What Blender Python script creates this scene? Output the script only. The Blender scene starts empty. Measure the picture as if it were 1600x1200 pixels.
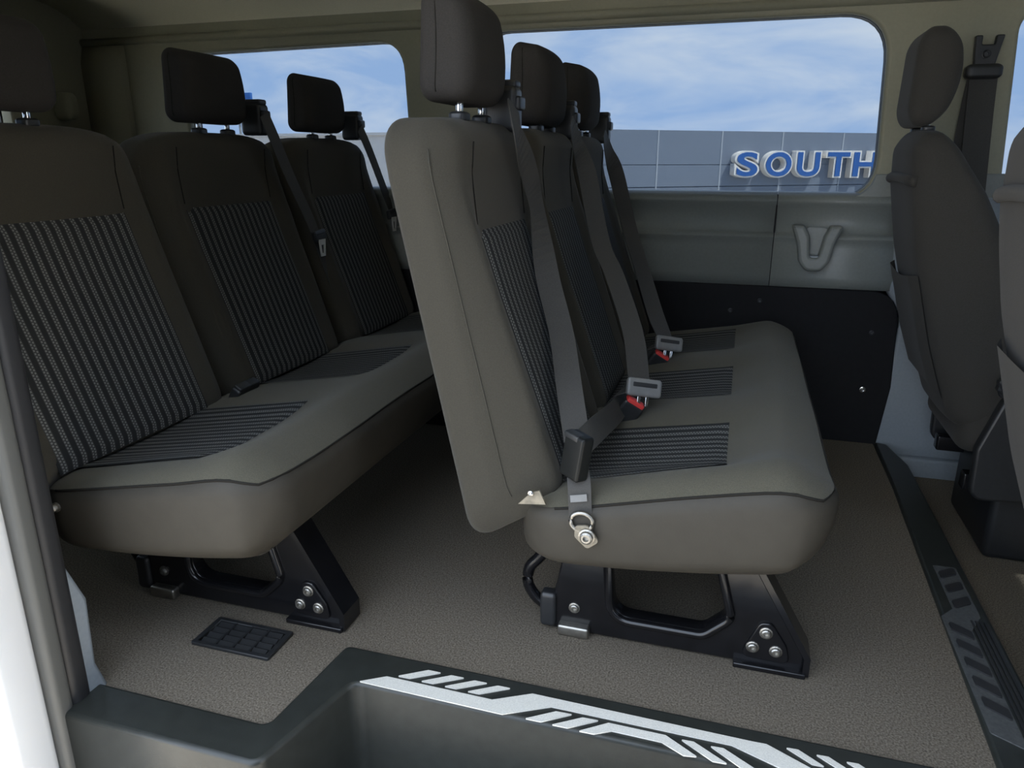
import bpy, math, random
from mathutils import Vector, Matrix
random.seed(4)
S = bpy.context.scene
COL = S.collection
PI = math.pi

# ------------------------------------------------------------------ camera
F_PX, YAW, PITCH, CAM_H = 1150.0, math.radians(17), math.radians(17), 1.0
cam = bpy.data.objects.new('camera', bpy.data.cameras.new('camera'))
COL.objects.link(cam)
cam.data.sensor_width = 36.0
cam.data.lens = 36.0 * F_PX / 1600.0
cam.data.clip_start = 0.02
cam.data.clip_end = 2000
cam.location = (0, 0, CAM_H)
cam.rotation_euler = (PI / 2 - PITCH, 0, YAW)
S.camera = cam

# ------------------------------------------------------------------ sky
SKY = 5.0
world = bpy.data.worlds.new('sky')
S.world = world
world.use_nodes = True
wn, wl = world.node_tree.nodes, world.node_tree.links
wn.clear()
w_out = wn.new('ShaderNodeOutputWorld')
w_bg = wn.new('ShaderNodeBackground')
w_tc = wn.new('ShaderNodeTexCoord')
w_map = wn.new('ShaderNodeMapping')
w_map.inputs['Scale'].default_value = (1.6, 1.6, 5.0)
w_map.inputs['Rotation'].default_value = (0.0, 0.45, 0.3)
w_ns = wn.new('ShaderNodeTexNoise')
w_ns.inputs['Scale'].default_value = 2.3
w_ns.inputs['Detail'].default_value = 7
w_ns.inputs['Roughness'].default_value = 0.58
w_ns.inputs['Distortion'].default_value = 0.6
w_cr = wn.new('ShaderNodeValToRGB')
w_cr.color_ramp.elements[0].position = 0.42
w_cr.color_ramp.elements[0].color = (0.49, 0.64, 0.87, 1)
w_cr.color_ramp.elements[1].position = 0.76
w_cr.color_ramp.elements[1].color = (1.08, 1.03, 0.97, 1)
wl.new(w_tc.outputs['Generated'], w_map.inputs['Vector'])
wl.new(w_map.outputs['Vector'], w_ns.inputs['Vector'])
wl.new(w_ns.outputs['Fac'], w_cr.inputs['Fac'])
wl.new(w_cr.outputs['Color'], w_bg.inputs['Color'])
w_bg.inputs['Strength'].default_value = SKY
wl.new(w_bg.outputs['Background'], w_out.inputs['Surface'])

# ------------------------------------------------------------------ sun: high, from ahead of the van, so it misses the open door and lights the paving
sun = bpy.data.objects.new('sun', bpy.data.lights.new('sun', 'SUN'))
COL.objects.link(sun)
sun.data.energy = 27.0
sun.data.angle = math.radians(1.0)
sun.data.color = (1.0, 0.88, 0.70)
sun.rotation_euler = (0, math.radians(32), 0)

# ------------------------------------------------------------------ exposure
S.view_settings.view_transform = 'Standard'
S.view_settings.look = 'None'
S.view_settings.gamma = 1.0
S.view_settings.exposure = 0.0
S.view_settings.use_curve_mapping = False

# ------------------------------------------------------------------ point helper: a ray of the photo met with a real plane of the van
_F = Vector((-math.sin(YAW) * math.cos(PITCH), math.cos(YAW) * math.cos(PITCH), -math.sin(PITCH)))
_R = Vector((math.cos(YAW), math.sin(YAW), 0))
_U = _R.cross(_F)
_C = Vector((0, 0, CAM_H))


def P(u, v, ax, val):
    d = _R * ((u - 800) / F_PX) - _U * ((v - 600) / F_PX) + _F
    i = 'xyz'.index(ax)
    return _C + d * ((val - _C[i]) / d[i])


# ------------------------------------------------------------------ materials
def mat(name, col, rough=0.6, metal=0.0, noise=0.0, nscale=60.0, bump=0.0, bscale=None, coat=0.0, sheen=0.0, spec=0.5):
    m = bpy.data.materials.new(name)
    m.use_nodes = True
    nt = m.node_tree
    b = nt.nodes['Principled BSDF']
    b.inputs['Base Color'].default_value = (*col, 1)
    b.inputs['Roughness'].default_value = rough
    b.inputs['Metallic'].default_value = metal
    b.inputs['Specular IOR Level'].default_value = spec
    if coat:
        b.inputs['Coat Weight'].default_value = coat
        b.inputs['Coat Roughness'].default_value = 0.1
    if sheen:
        b.inputs['Sheen Weight'].default_value = sheen
        b.inputs['Sheen Roughness'].default_value = 0.5
    tc = nt.nodes.new('ShaderNodeTexCoord')
    n = nt.nodes.new('ShaderNodeTexNoise')
    n.inputs['Scale'].default_value = nscale
    n.inputs['Detail'].default_value = 5
    nt.links.new(tc.outputs['Object'], n.inputs['Vector'])
    r = nt.nodes.new('ShaderNodeValToRGB')
    k = noise
    r.color_ramp.elements[0].position = 0.3
    r.color_ramp.elements[1].position = 0.7
    r.color_ramp.elements[0].color = (*[c * (1 - k) for c in col], 1)
    r.color_ramp.elements[1].color = (*[min(1, c * (1 + k)) for c in col], 1)
    nt.links.new(n.outputs['Fac'], r.inputs['Fac'])
    nt.links.new(r.outputs['Color'], b.inputs['Base Color'])
    if bump:
        n2 = nt.nodes.new('ShaderNodeTexNoise')
        n2.inputs['Scale'].default_value = bscale or nscale
        n2.inputs['Detail'].default_value = 3
        nt.links.new(tc.outputs['Object'], n2.inputs['Vector'])
        bp = nt.nodes.new('ShaderNodeBump')
        bp.inputs['Strength'].default_value = bump
        bp.inputs['Distance'].default_value = 0.002
        nt.links.new(n2.outputs['Fac'], bp.inputs['Height'])
        nt.links.new(bp.outputs['Normal'], b.inputs['Normal'])
    return m


def stripe_mat(name, dark, light, pitch=0.0245):
    """ribbed seat fabric: dotted light threads on dark, running along UV v"""
    m = bpy.data.materials.new(name)
    m.use_nodes = True
    nt = m.node_tree
    N, Lk = nt.nodes, nt.links
    b = N['Principled BSDF']
    b.inputs['Roughness'].default_value = 0.9
    b.inputs['Specular IOR Level'].default_value = 0.2
    uv = N.new('ShaderNodeUVMap')
    sx = N.new('ShaderNodeSeparateXYZ')
    Lk.new(uv.outputs['UV'], sx.inputs[0])

    def M(op, a, bb=None, c=None):
        n = N.new('ShaderNodeMath')
        n.operation = op
        for i, q in enumerate((a, bb, c)):
            if q is None:
                continue
            if isinstance(q, (int, float)):
                n.inputs[i].default_value = q
            else:
                Lk.new(q, n.inputs[i])
        return n.outputs[0]
    fu = M('FRACT', M('DIVIDE', sx.outputs[0], pitch))
    tri = M('ABSOLUTE', M('SUBTRACT', fu, 0.5))             # 0 at line centre
    rib = M('LESS_THAN', tri, 0.27)
    sub = M('ABSOLUTE', M('SUBTRACT', M('FRACT', M('MULTIPLY_ADD', fu, 4.0, 0.0)), 0.5))     # two dotted threads on each rib
    thr = M('LESS_THAN', sub, 0.30)
    half = M('MULTIPLY', M('FLOOR', M('MULTIPLY', fu, 4.0)), 0.5)
    fv = M('FRACT', M('ADD', M('DIVIDE', sx.outputs[1], 0.0062), half))
    dot = M('LESS_THAN', fv, 0.6)
    msk = M('MULTIPLY', rib, M('MULTIPLY_ADD', M('MULTIPLY', thr, dot), 0.82, 0.18))
    mix = N.new('ShaderNodeMix')
    mix.data_type = 'RGBA'
    mix.inputs['A'].default_value = (*dark, 1)
    mix.inputs['B'].default_value = (*light, 1)
    Lk.new(msk, mix.inputs['Factor'])
    Lk.new(mix.outputs['Result'], b.inputs['Base Color'])
    bp = N.new('ShaderNodeBump')
    bp.inputs['Strength'].default_value = 0.5
    bp.inputs['Distance'].default_value = 0.0015
    Lk.new(msk, bp.inputs['Height'])
    Lk.new(bp.outputs['Normal'], b.inputs['Normal'])
    return m


def glass_mat(name, tint):
    m = bpy.data.materials.new(name)
    m.use_nodes = True
    nt = m.node_tree
    nt.nodes.clear()
    o = nt.nodes.new('ShaderNodeOutputMaterial')
    t = nt.nodes.new('ShaderNodeBsdfTransparent')
    t.inputs['Color'].default_value = (*tint, 1)
    g = nt.nodes.new('ShaderNodeBsdfGlossy')
    g.inputs['Roughness'].default_value = 0.02
    g.inputs['Color'].default_value = (0.22, 0.24, 0.24, 1)
    f = nt.nodes.new('ShaderNodeFresnel')
    f.inputs['IOR'].default_value = 1.12
    mx = nt.nodes.new('ShaderNodeMixShader')
    nt.links.new(f.outputs[0], mx.inputs[0])
    nt.links.new(t.outputs[0], mx.inputs[1])
    nt.links.new(g.outputs[0], mx.inputs[2])
    nt.links.new(mx.outputs[0], o.inputs['Surface'])
    return m


FAB = mat('charcoal_fabric', (0.045, 0.0415, 0.0325), 0.95, noise=0.10, nscale=400, bump=0.25, bscale=900, sheen=0.08, spec=0.15)
FABF = mat('front_seat_fabric', (0.037, 0.035, 0.031), 0.95, noise=0.10, nscale=400, bump=0.25, bscale=900, sheen=0.05, spec=0.15)
COVER = mat('ribbed_cushion_fabric', (0.074, 0.069, 0.051), 0.95, noise=0.14, nscale=500, bump=0.35, bscale=900, sheen=0.08, spec=0.15)
HEADF = mat('headrest_fabric', (0.030, 0.028, 0.026), 0.95, noise=0.12, nscale=400, bump=0.25, bscale=900, spec=0.15)
VINYL = mat('charcoal_vinyl', (0.040, 0.036, 0.0285), 0.62, noise=0.06, nscale=30, bump=0.1, bscale=300, spec=0.25)
STRIPE = stripe_mat('striped_fabric', (0.019, 0.020, 0.020), (0.155, 0.157, 0.15))
SEAM = mat('seam_thread', (0.018, 0.017, 0.015), 0.95, spec=0.1)
BELT = mat('belt_webbing', (0.050, 0.048, 0.044), 0.7, noise=0.15, nscale=500, spec=0.3)
BUCKLE = mat('buckle_black', (0.007, 0.008, 0.008), 0.4, noise=0.1, nscale=80, spec=0.25)
BPLAST = mat('black_plastic', (0.018, 0.019, 0.020), 0.42, noise=0.1, nscale=80)
GPLAST = mat('grey_plastic', (0.17, 0.17, 0.165), 0.45, noise=0.08, nscale=80)
RED = mat('red_button', (0.62, 0.05, 0.045), 0.4)
BPAINT = mat('black_gloss_steel', (0.007, 0.007, 0.008), 0.25, noise=0.2, nscale=30, coat=0.25, spec=0.35)
AGED = mat('aged_bracket_steel', (0.20, 0.175, 0.13), 0.6, noise=0.3, nscale=80)
CHROME = mat('chrome', (0.75, 0.75, 0.74), 0.18, metal=1.0)
STEEL = mat('zinc_steel', (0.36, 0.345, 0.31), 0.42, metal=1.0, noise=0.15, nscale=50)
CARPET = mat('carpet', (0.140, 0.120, 0.094), 1.0, noise=0.50, nscale=270, bump=0.6, bscale=600, spec=0.05)
SILLM = mat('sill_plastic', (0.022, 0.024, 0.021), 0.38, noise=0.15, nscale=40, bump=0.12, bscale=700, spec=0.45)
GRIPGREY = mat('grip_panel_grey', (0.065, 0.068, 0.068), 0.6, noise=0.2, nscale=150)
TONGUE = mat('tongue_steel', (0.72, 0.72, 0.70), 0.35, metal=0.35)
TAPE = mat('worn_grip_tape', (0.60, 0.58, 0.52), 0.8, noise=0.12, nscale=500, bump=0.2, bscale=600)
GREYTRIM = mat('grey_trim', (0.175, 0.186, 0.172), 0.42, noise=0.05, nscale=120, bump=0.15, bscale=800)
LIGHTTRIM = mat('pillar_grey_trim', (0.22, 0.245, 0.265), 0.5, noise=0.05, nscale=120, bump=0.1, bscale=800)
BEIGE = mat('pillar_beige_trim', (0.245, 0.236, 0.170), 0.6, noise=0.04, nscale=120, bump=0.1, bscale=800)
HEADLINER = mat('headliner', (0.66, 0.63, 0.50), 0.95, noise=0.05, nscale=300, bump=0.2, bscale=900)
KICK = mat('black_kick_panel', (0.012, 0.012, 0.013), 0.7, noise=0.1, nscale=60, spec=0.12)
RUBBER = mat('black_rubber', (0.018, 0.018, 0.019), 0.55)
GREYRUB = mat('grey_rubber', (0.10, 0.10, 0.092), 0.5)
WHITE = mat('white_paint', (0.80, 0.80, 0.79), 0.25, noise=0.02, nscale=4, coat=0.6)
CLEAR = glass_mat('clear_glass', (0.66, 0.68, 0.68))
GLASS = glass_mat('privacy_glass', (0.330, 0.362, 0.398))
CONCRETE = mat('concrete', (0.36, 0.35, 0.33), 0.9, noise=0.12, nscale=1.2)
PANEL = mat('blue_grey_cladding', (0.155, 0.185, 0.235), 0.6, noise=0.03, nscale=0.3)
JOINT = mat('cladding_joint', (0.33, 0.36, 0.40), 0.7)
WHITEWALL = mat('white_render', (0.70, 0.66, 0.62), 0.8, noise=0.03, nscale=0.5)
SIGNBLUE = mat('sign_blue', (0.02, 0.10, 0.33), 0.4)
SIGNWHITE = mat('sign_white', (0.75, 0.71, 0.66), 0.5)


# ------------------------------------------------------------------ mesh helpers
def tag(o, label=None, cat=None, group=None, kind=None):
    if label:
        o['label'] = label
    if cat:
        o['category'] = cat
    if group:
        o['group'] = group
    if kind:
        o['kind'] = kind
    return o


def empty(name, loc=(0, 0, 0)):
    o = bpy.data.objects.new(name, None)
    o.empty_display_size = 0.05
    o.location = loc
    COL.objects.link(o)
    return o


def link(name, me, m, parent=None, smooth=True):
    o = bpy.data.objects.new(name, me)
    COL.objects.link(o)
    if m is not None:
        me.materials.clear()
        me.materials.append(m)
    if smooth:
        for p in me.polygons:
            p.use_smooth = True
    if parent is not None:
        o.parent = parent
        bpy_world = Matrix.Translation(parent_loc(parent))
        o.matrix_parent_inverse = bpy_world.inverted()
    return o


def parent_loc(p):
    v = Vector(p.location)
    q = p.parent
    # every mesh is written in world coordinates with location 0; only Empties carry an offset
    return v if p.type == 'EMPTY' else (Vector((0, 0, 0)) if q is None else Vector((0, 0, 0)))


def mesh(name, V, Fc, m, parent=None, smooth=True, uv=None):
    me = bpy.data.meshes.new(name)
    me.from_pydata([tuple(v) for v in V], [], Fc)
    if uv:
        l = me.uv_layers.new(name='UVMap')
        for lp in me.loops:
            l.data[lp.index].uv = uv[lp.vertex_index]
    me.update()
    return link(name, me, m, parent, smooth)


def axis(a, r, n, k=4):
    if r <= 1e-6:
        return [-a + 2 * a * i / n for i in range(n + 1)]
    c = [a - r + r * math.tan(PI / 4 * i / k) for i in range(k + 1)]
    mid = [-(a - r) + 2 * (a - r) * i / n for i in range(n + 1)]
    return [-x for x in reversed(c[1:])] + mid + c[1:]


def softmap(p, half, r):
    inner = [max(-(h - q), min(h - q, x)) for x, h, q in zip(p, half, r)]
    d = [(x - i) / q if q > 1e-6 else 0.0 for x, i, q in zip(p, inner, r)]
    L = math.sqrt(sum(x * x for x in d))
    if L < 1e-9:
        return tuple(p)
    return tuple(i + q * x / L for i, q, x in zip(inner, r, d))


def softbox_geo(half, r, n=(2, 2, 2), k=4, deform=None, raw=None):
    ax = [axis(half[i], r[i], n[i], k) for i in range(3)]
    V, idx, Fc = [], {}, []

    def vid(p):
        key = (round(p[0], 6), round(p[1], 6), round(p[2], 6))
        if key not in idx:
            idx[key] = len(V)
            V.append(softmap(p, half, r))
            if raw is not None:
                raw.append(tuple(p))
        return idx[key]
    for a in range(3):
        b, c = (a + 1) % 3, (a + 2) % 3
        for sgn in (-1, 1):
            for i in range(len(ax[b]) - 1):
                for j in range(len(ax[c]) - 1):
                    q = []
                    for (ii, jj) in ((i, j), (i + 1, j), (i + 1, j + 1), (i, j + 1)):
                        p = [0, 0, 0]
                        p[a] = sgn * half[a]
                        p[b] = ax[b][ii]
                        p[c] = ax[c][jj]
                        q.append(vid(p))
                    if sgn < 0:
                        q.reverse()
                    Fc.append(q)
    if deform:
        V = [deform(*v) for v in V]
    return V, Fc


def softbox(name, half, r, m, parent=None, n=(2, 2, 2), k=4, deform=None, at=None, rot=None):
    V, Fc = softbox_geo(half, r if isinstance(r, tuple) else (r, r, r), n, k, deform)
    if rot is not None:
        V = [rot @ Vector(v) for v in V]
    if at is not None:
        V = [Vector(v) + Vector(at) for v in V]
    return mesh(name, V, Fc, m, parent)


def box_geo(lo, hi):
    x0, y0, z0 = lo
    x1, y1, z1 = hi
    V = [(x0, y0, z0), (x1, y0, z0), (x1, y1, z0), (x0, y1, z0), (x0, y0, z1), (x1, y0, z1), (x1, y1, z1), (x0, y1, z1)]
    Fc = [(0, 3, 2, 1), (4, 5, 6, 7), (0, 1, 5, 4), (1, 2, 6, 5), (2, 3, 7, 6), (3, 0, 4, 7)]
    return V, Fc


def box(name, lo, hi, m, parent=None, bev=0.0):
    if bev > 0:
        h = tuple((b - a) / 2 for a, b in zip(lo, hi))
        c = tuple((b + a) / 2 for a, b in zip(lo, hi))
        rr = tuple(min(bev, q * 0.98) for q in h)
        return softbox(name, h, rr, m, parent, n=(1, 1, 1), k=2, at=c)
    V, Fc = box_geo(lo, hi)
    return mesh(name, V, Fc, m, parent, smooth=False)


def crom(pts, k=8):
    pts = [Vector(p) for p in pts]
    out = []
    n = len(pts)
    for i in range(n - 1):
        p0 = pts[i - 1] if i > 0 else pts[0] * 2 - pts[1]
        p1, p2 = pts[i], pts[i + 1]
        p3 = pts[i + 2] if i + 2 < n else pts[-1] * 2 - pts[-2]
        for j in range(k):
            t = j / k
            out.append(0.5 * ((2 * p1) + (p2 - p0) * t + (2 * p0 - 5 * p1 + 4 * p2 - p3) * t * t + (3 * p1 - p0 - 3 * p2 + p3) * t ** 3))
    out.append(pts[-1])
    return out


def tube_geo(path, r, sides=8, closed=False):
    path = [Vector(p) for p in path]
    V, Fc = [], []
    n = len(path)
    up = Vector((0, 0, 1))
    for i in range(n):
        a = path[i - 1] if (i > 0 or closed) else path[i]
        b = path[(i + 1) % n] if (i < n - 1 or closed) else path[i]
        t = (b - a).normalized()
        s = t.cross(up)
        if s.length < 1e-3:
            s = t.cross(Vector((1, 0, 0)))
        s.normalize()
        q = s.cross(t)
        for j in range(sides):
            an = 2 * PI * j / sides
            V.append(path[i] + (s * math.cos(an) + q * math.sin(an)) * r)
    m = n if closed else n - 1
    for i in range(m):
        for j in range(sides):
            a, b = i * sides + j, i * sides + (j + 1) % sides
            c, d = ((i + 1) % n) * sides + (j + 1) % sides, ((i + 1) % n) * sides + j
            Fc.append((a, b, c, d))
    if not closed:
        Fc.append(tuple(range(sides - 1, -1, -1)))
        Fc.append(tuple((n - 1) * sides + j for j in range(sides)))
    return V, Fc


def tube(name, path, r, m, parent=None, sides=8, closed=False):
    V, Fc = tube_geo(path, r, sides, closed)
    return mesh(name, V, Fc, m, parent)


def ribbon(name, pts, widths, w, m, parent=None, th=0.0025, k=8):
    """pts = control points, widths = direction of the webbing's width at each of them"""
    c = crom(pts, k)
    wd = crom(widths, k)
    V, Fc = [], []
    n = len(c)
    for i in range(n):
        t = (c[min(i + 1, n - 1)] - c[max(i - 1, 0)]).normalized()
        s = (wd[i] - t * wd[i].dot(t)).normalized()
        nn = t.cross(s)
        for a, b in ((-1, -1), (1, -1), (1, 1), (-1, 1)):
            V.append(c[i] + s * a * w / 2 + nn * b * th / 2)
    for i in range(n - 1):
        for j in range(4):
            Fc.append((i * 4 + j, i * 4 + (j + 1) % 4, (i + 1) * 4 + (j + 1) % 4, (i + 1) * 4 + j))
    Fc.append((3, 2, 1, 0))
    Fc.append(tuple((n - 1) * 4 + j for j in range(4)))
    return mesh(name, V, Fc, m, parent, smooth=False)


def rounded(pts, r, k=5):
    """2-D polygon with rounded corners; r a number or one per corner"""
    out = []
    n = len(pts)
    for i in range(n):
        p = Vector(pts[i])
        a, b = Vector(pts[i - 1]), Vector(pts[(i + 1) % n])
        rr = r[i] if isinstance(r, (list, tuple)) else r
        da, db = (a - p), (b - p)
        ang = da.angle(db)
        cut = min(rr / max(math.tan(ang / 2), 1e-3), da.length * 0.49, db.length * 0.49)
        if rr <= 0 or cut < 1e-5:
            out.append(tuple(p))
            continue
        p0, p1 = p + da.normalized() * cut, p + db.normalized() * cut
        for j in range(k + 1):
            t = j / k
            q = p0 * (1 - t) ** 2 + p * 2 * t * (1 - t) + p1 * t * t
            out.append((q.x, q.y))
    return out


PL_XZ = Matrix(((1, 0, 0, 0), (0, 0, 1, 0), (0, 1, 0, 0), (0, 0, 0, 1)))      # (a,b,c) -> x=a, z=b, y=c
PL_YZ = Matrix(((0, 0, 1, 0), (1, 0, 0, 0), (0, 1, 0, 0), (0, 0, 0, 1)))      # (a,b,c) -> y=a, z=b, x=c
PL_XY = Matrix.Identity(4)


def plate(name, outlines, plane, mid, half, m, parent=None, bevel=0.0, smooth=False):
    """a flat sheet with holes: closed 2-D outlines in a plane, thickness 2*half about mid, rounded edges"""
    cu = bpy.data.curves.new(name + '_c', 'CURVE')
    cu.dimensions = '2D'
    cu.fill_mode = 'BOTH'
    cu.extrude = max(half - bevel, 0)
    cu.bevel_depth = bevel
    cu.bevel_resolution = 2
    cu.offset = -bevel
    for o in outlines:
        sp = cu.splines.new('POLY')
        sp.points.add(len(o) - 1)
        for i, q in enumerate(o):
            sp.points[i].co = (q[0], q[1], 0, 1)
        sp.use_cyclic_u = True
    tmp = bpy.data.objects.new('tmp', cu)
    COL.objects.link(tmp)
    dg = bpy.context.evaluated_depsgraph_get()
    dg.update()
    me = bpy.data.meshes.new_from_object(tmp.evaluated_get(dg))
    me.name = name
    bpy.data.objects.remove(tmp)
    mx = plane @ Matrix.Translation((0, 0, mid))
    me.transform(mx)
    if mx.determinant() < 0:
        me.flip_normals()
    return link(name, me, m, parent, smooth)


def bolt(name, c, nrm, r, h, m, parent=None):
    """flanged button-head screw with a recessed socket, axis nrm"""
    nrm = Vector(nrm).normalized()
    rot = Vector((0, 0, 1)).rotation_difference(nrm).to_matrix()
    prof = [(r * 1.25, 0), (r * 1.25, h * 0.3), (r, h * 0.4), (r * 0.92, h * 0.8), (r * 0.7, h), (r * 0.45, h), (r * 0.42, h * 0.45), (0.0001, h * 0.42)]
    V, Fc = [], []
    n = 14
    for (a, z) in prof:
        for j in range(n):
            t = 2 * PI * j / n
            V.append(rot @ Vector((a * math.cos(t), a * math.sin(t), z)) + Vector(c))
    for i in range(len(prof) - 1):
        for j in range(n):
            Fc.append((i * n + j, i * n + (j + 1) % n, (i + 1) * n + (j + 1) % n, (i + 1) * n + j))
    return mesh(name, V, Fc, m, parent, smooth=False)


def extrude_profile(name, prof, ax_dir, a0, a1, m, parent=None, smooth=True, closed=True, nseg=1):
    """sweep a (y,z) profile along x (ax_dir 'x') or an (x,z) profile along y ('y')"""
    V, Fc = [], []
    n = len(prof)
    for s in range(nseg + 1):
        a = a0 + (a1 - a0) * s / nseg
        for p in prof:
            V.append((a, p[0], p[1]) if ax_dir == 'x' else (p[0], a, p[1]))
    for s in range(nseg):
        for i in range(n if closed else n - 1):
            j = (i + 1) % n
            Fc.append((s * n + i, s * n + j, (s + 1) * n + j, (s + 1) * n + i))
    if closed:
        Fc.append(tuple(range(n - 1, -1, -1)))
        Fc.append(tuple(nseg * n + i for i in range(n)))
    return mesh(name, V, Fc, m, parent, smooth=smooth)


def rect(x0, y0, x1, y1):
    return [(x0, y0), (x1, y0), (x1, y1), (x0, y1)]


def lerp(a, b, t):
    return a + (b - a) * t


def interp(tab, z):
    if z <= tab[0][0]:
        return tab[0][1]
    for (a, va), (b, vb) in zip(tab, tab[1:]):
        if z <= b:
            t = (z - a) / (b - a)
            return lerp(va, vb, t)
    return tab[-1][1]


def sst(a, b, x):
    t = max(0.0, min(1.0, (x - a) / (b - a)))
    return t * t * (3 - 2 * t)


# =================================================================== THE PLACE
YW = 2.83          # inner face of the van's far side
XR = -2.85         # rear doors
XF = 1.75          # dashboard
YN = 0.86          # near side with the open sliding door
ZG = -0.66         # ground outside

# unseen dark wall, added to block sun and sky light from the front side
tag(box('added_shade_wall', (1.75, -16, ZG), (2.15, -0.3, ZG + 4.4), KICK), kind='structure')
tag(box('ground', (-60, -60, ZG - 0.2), (60, 90, ZG), CONCRETE), kind='structure')

# carpeted floor with the notch of the entry step
floor_o = [(XR, 0.88), (-0.76, 0.905), (-0.735, 1.155), (0.53, 1.155), (0.53, YW + 0.05), (XR, YW + 0.05)]
tag(plate('floor', [floor_o], PL_XY, -0.03, 0.03, CARPET), kind='structure')
# lower cab floor
tag(box('floor_cab', (0.56, 0.9, -0.16), (XF, YW + 0.05, -0.1), CARPET), kind='structure')

# ---- far side wall (driver's side of the van)
W1 = rounded([(-0.99, 0.872), (0.425, 0.872), (0.40, 1.452), (-0.99, 1.452)], [0.06, 0.13, 0.15, 0.10], 8)
W2 = rounded([(-2.33, 0.872), (-1.285, 0.872), (-1.31, 1.437), (-2.33, 1.425)], [0.08, 0.08, 0.12, 0.08], 8)
W3 = rounded([(0.80, 0.86), (1.65, 0.86), (1.25, 1.46), (0.765, 1.43)], [0.06, 0.06, 0.1, 0.06], 8)
up_out = [(XR, 0.86), (XF, 0.86), (XF, 1.62), (XR, 1.62)]
wall_up = tag(plate('wall_left', [up_out, W1, W2, W3], PL_XZ, YW + 0.02, 0.02, BEIGE, bevel=0.012), kind='structure')


def offs(o, k):
    cx = sum(p[0] for p in o) / len(o)
    cy = sum(p[1] for p in o) / len(o)
    w = max(p[0] for p in o) - min(p[0] for p in o)
    h = max(p[1] for p in o) - min(p[1] for p in o)
    return [(cx + (p[0] - cx) * (1 + 2 * k / w), cy + (p[1] - cy) * (1 + 2 * k / h)) for p in o]


for i, W in enumerate((W1, W2, W3)):
    fr = tag(plate('window_%d' % (i + 1), [offs(W, 0.06), offs(W, 0.001)], PL_XZ, YW + 0.065, 0.02, RUBBER), kind='structure')
    plate('pane', [offs(W, 0.03)], PL_XZ, YW + 0.075, 0.002, GLASS, fr)

# grey lower trim, with a ledge under the glass, a raised belt line, and a shut line between two mouldings
prof = [(YW + 0.05, 0.890), (YW + 0.0, 0.888), (YW - 0.018, 0.878), (YW - 0.028, 0.864), (YW - 0.029, 0.855), (YW - 0.018, 0.845), (YW - 0.006, 0.80), (YW - 0.004, 0.756),
        (YW - 0.022, 0.748), (YW - 0.033, 0.738), (YW - 0.033, 0.732), (YW - 0.022, 0.722), (YW - 0.026, 0.70), (YW - 0.030, 0.60), (YW - 0.028, 0.562), (YW + 0.05, 0.555)]
lower = tag(extrude_profile('trim_1', prof, 'x', XR, 0.112, GREYTRIM), 'grey moulded panel under the far windows, behind the seats', kind='structure')
lower2 = tag(extrude_profile('trim_2', prof, 'x', 0.115, 0.60, GREYTRIM), 'grey moulded panel under the far window carrying the holder', kind='structure')
box('shut_line', (0.111, YW - 0.018, 0.562), (0.116, YW + 0.04, 0.88), KICK, lower2)
# corner sweeping up beside the window to the beige pillar
cpl = []
for i in range(9):
    t = lerp(0.20, 1.0, i / 8)
    p0, p1, p2 = Vector((0.4195, 1.0)), Vector((0.425, 0.872)), Vector((0.295, 0.872))
    q = p0 * (1 - t) ** 2 + p1 * 2 * t * (1 - t) + p2 * t * t
    cpl.append((q.x + 0.004, q.y - 0.003))
cpl += [(0.295, 0.85), (0.95, 0.85), (0.95, 0.956)]
plate('corner_fill', [cpl], PL_XZ, YW - 0.004, 0.014, GREYTRIM, lower2, bevel=0.004)
tag(box('wall_left_skin', (XR, YW + 0.06, -0.45), (XF, YW + 0.08, 0.862), KICK), kind='structure')
# front B pillar lower trim
pill = rounded([(0.53, 0.0), (0.575, -0.10), (1.0, -0.12), (1.0, 0.88), (0.50, 0.88), (0.50, 0.56), (0.558, 0.48)], [0.02, 0.02, 0, 0, 0, 0.08, 0.03], 4)
tag(plate('trim_3', [pill], PL_XZ, YW + 0.0, 0.03, LIGHTTRIM, bevel=0.014), 'light grey lower pillar moulding behind the driver seat', kind='structure')
box('kick_ledge', (0.60, YW - 0.06, -0.14), (1.2, YW - 0.02, -0.03), LIGHTTRIM, bpy.data.objects['trim_3'], bev=0.012)
# black kick panel with screws
kp = rounded([(XR, -0.02), (0.537, -0.02), (0.560, 0.22), (0.545, 0.56), (XR, 0.565)], [0, 0.02, 0.05, 0.11, 0], 7)
kick = tag(plate('trim_4', [kp], PL_XZ, YW - 0.018, 0.016, KICK, bevel=0.004), 'black kick panel on the far wall below the grey moulding', kind='structure')
for (u, v) in ((1141, 485), (1362, 520), (1348, 609), (1240, 575), (1187, 470)):
    q = P(u, v, 'y', YW - 0.036)
    bolt('screw', q, (0, -1, 0), 0.007 if v != 609 else 0.009, 0.006, CHROME if v == 609 else BPLAST, kick)

# ceiling: headliner rolling down into the side walls
cp = []
for i in range(9):
    t = i / 8 * PI / 2
    cp.append((YW + 0.03 - 0.30 * (1 - math.cos(t)), 1.475 + 0.15 * math.sin(t)))
cp += [(1.85, 1.65), (YN + 0.3, 1.625)]
for i in range(5):
    t = i / 4 * PI / 2
    cp.append((YN + 0.25 - 0.2 * math.sin(t), 1.62 - 0.10 * (1 - math.cos(t))))
cp += [(YN - 0.04, 1.52), (YN - 0.06, 1.75), (YW + 0.10, 1.75), (YW + 0.10, 1.475)]
ceil = tag(extrude_profile('ceiling', cp, 'x', XR, XF, HEADLINER), 'beige fabric headliner above the windows', kind='structure')
# rounded rail between headliner and the window reveal
rail = [(YW + 0.03, 1.505), (YW - 0.014, 1.500), (YW - 0.02, 1.488), (YW - 0.012, 1.472), (YW + 0.03, 1.468)]
tag(extrude_profile('trim_5', rail, 'x', XR, 0.742, BEIGE), 'beige rail along the top of the far windows', kind='structure')

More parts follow.
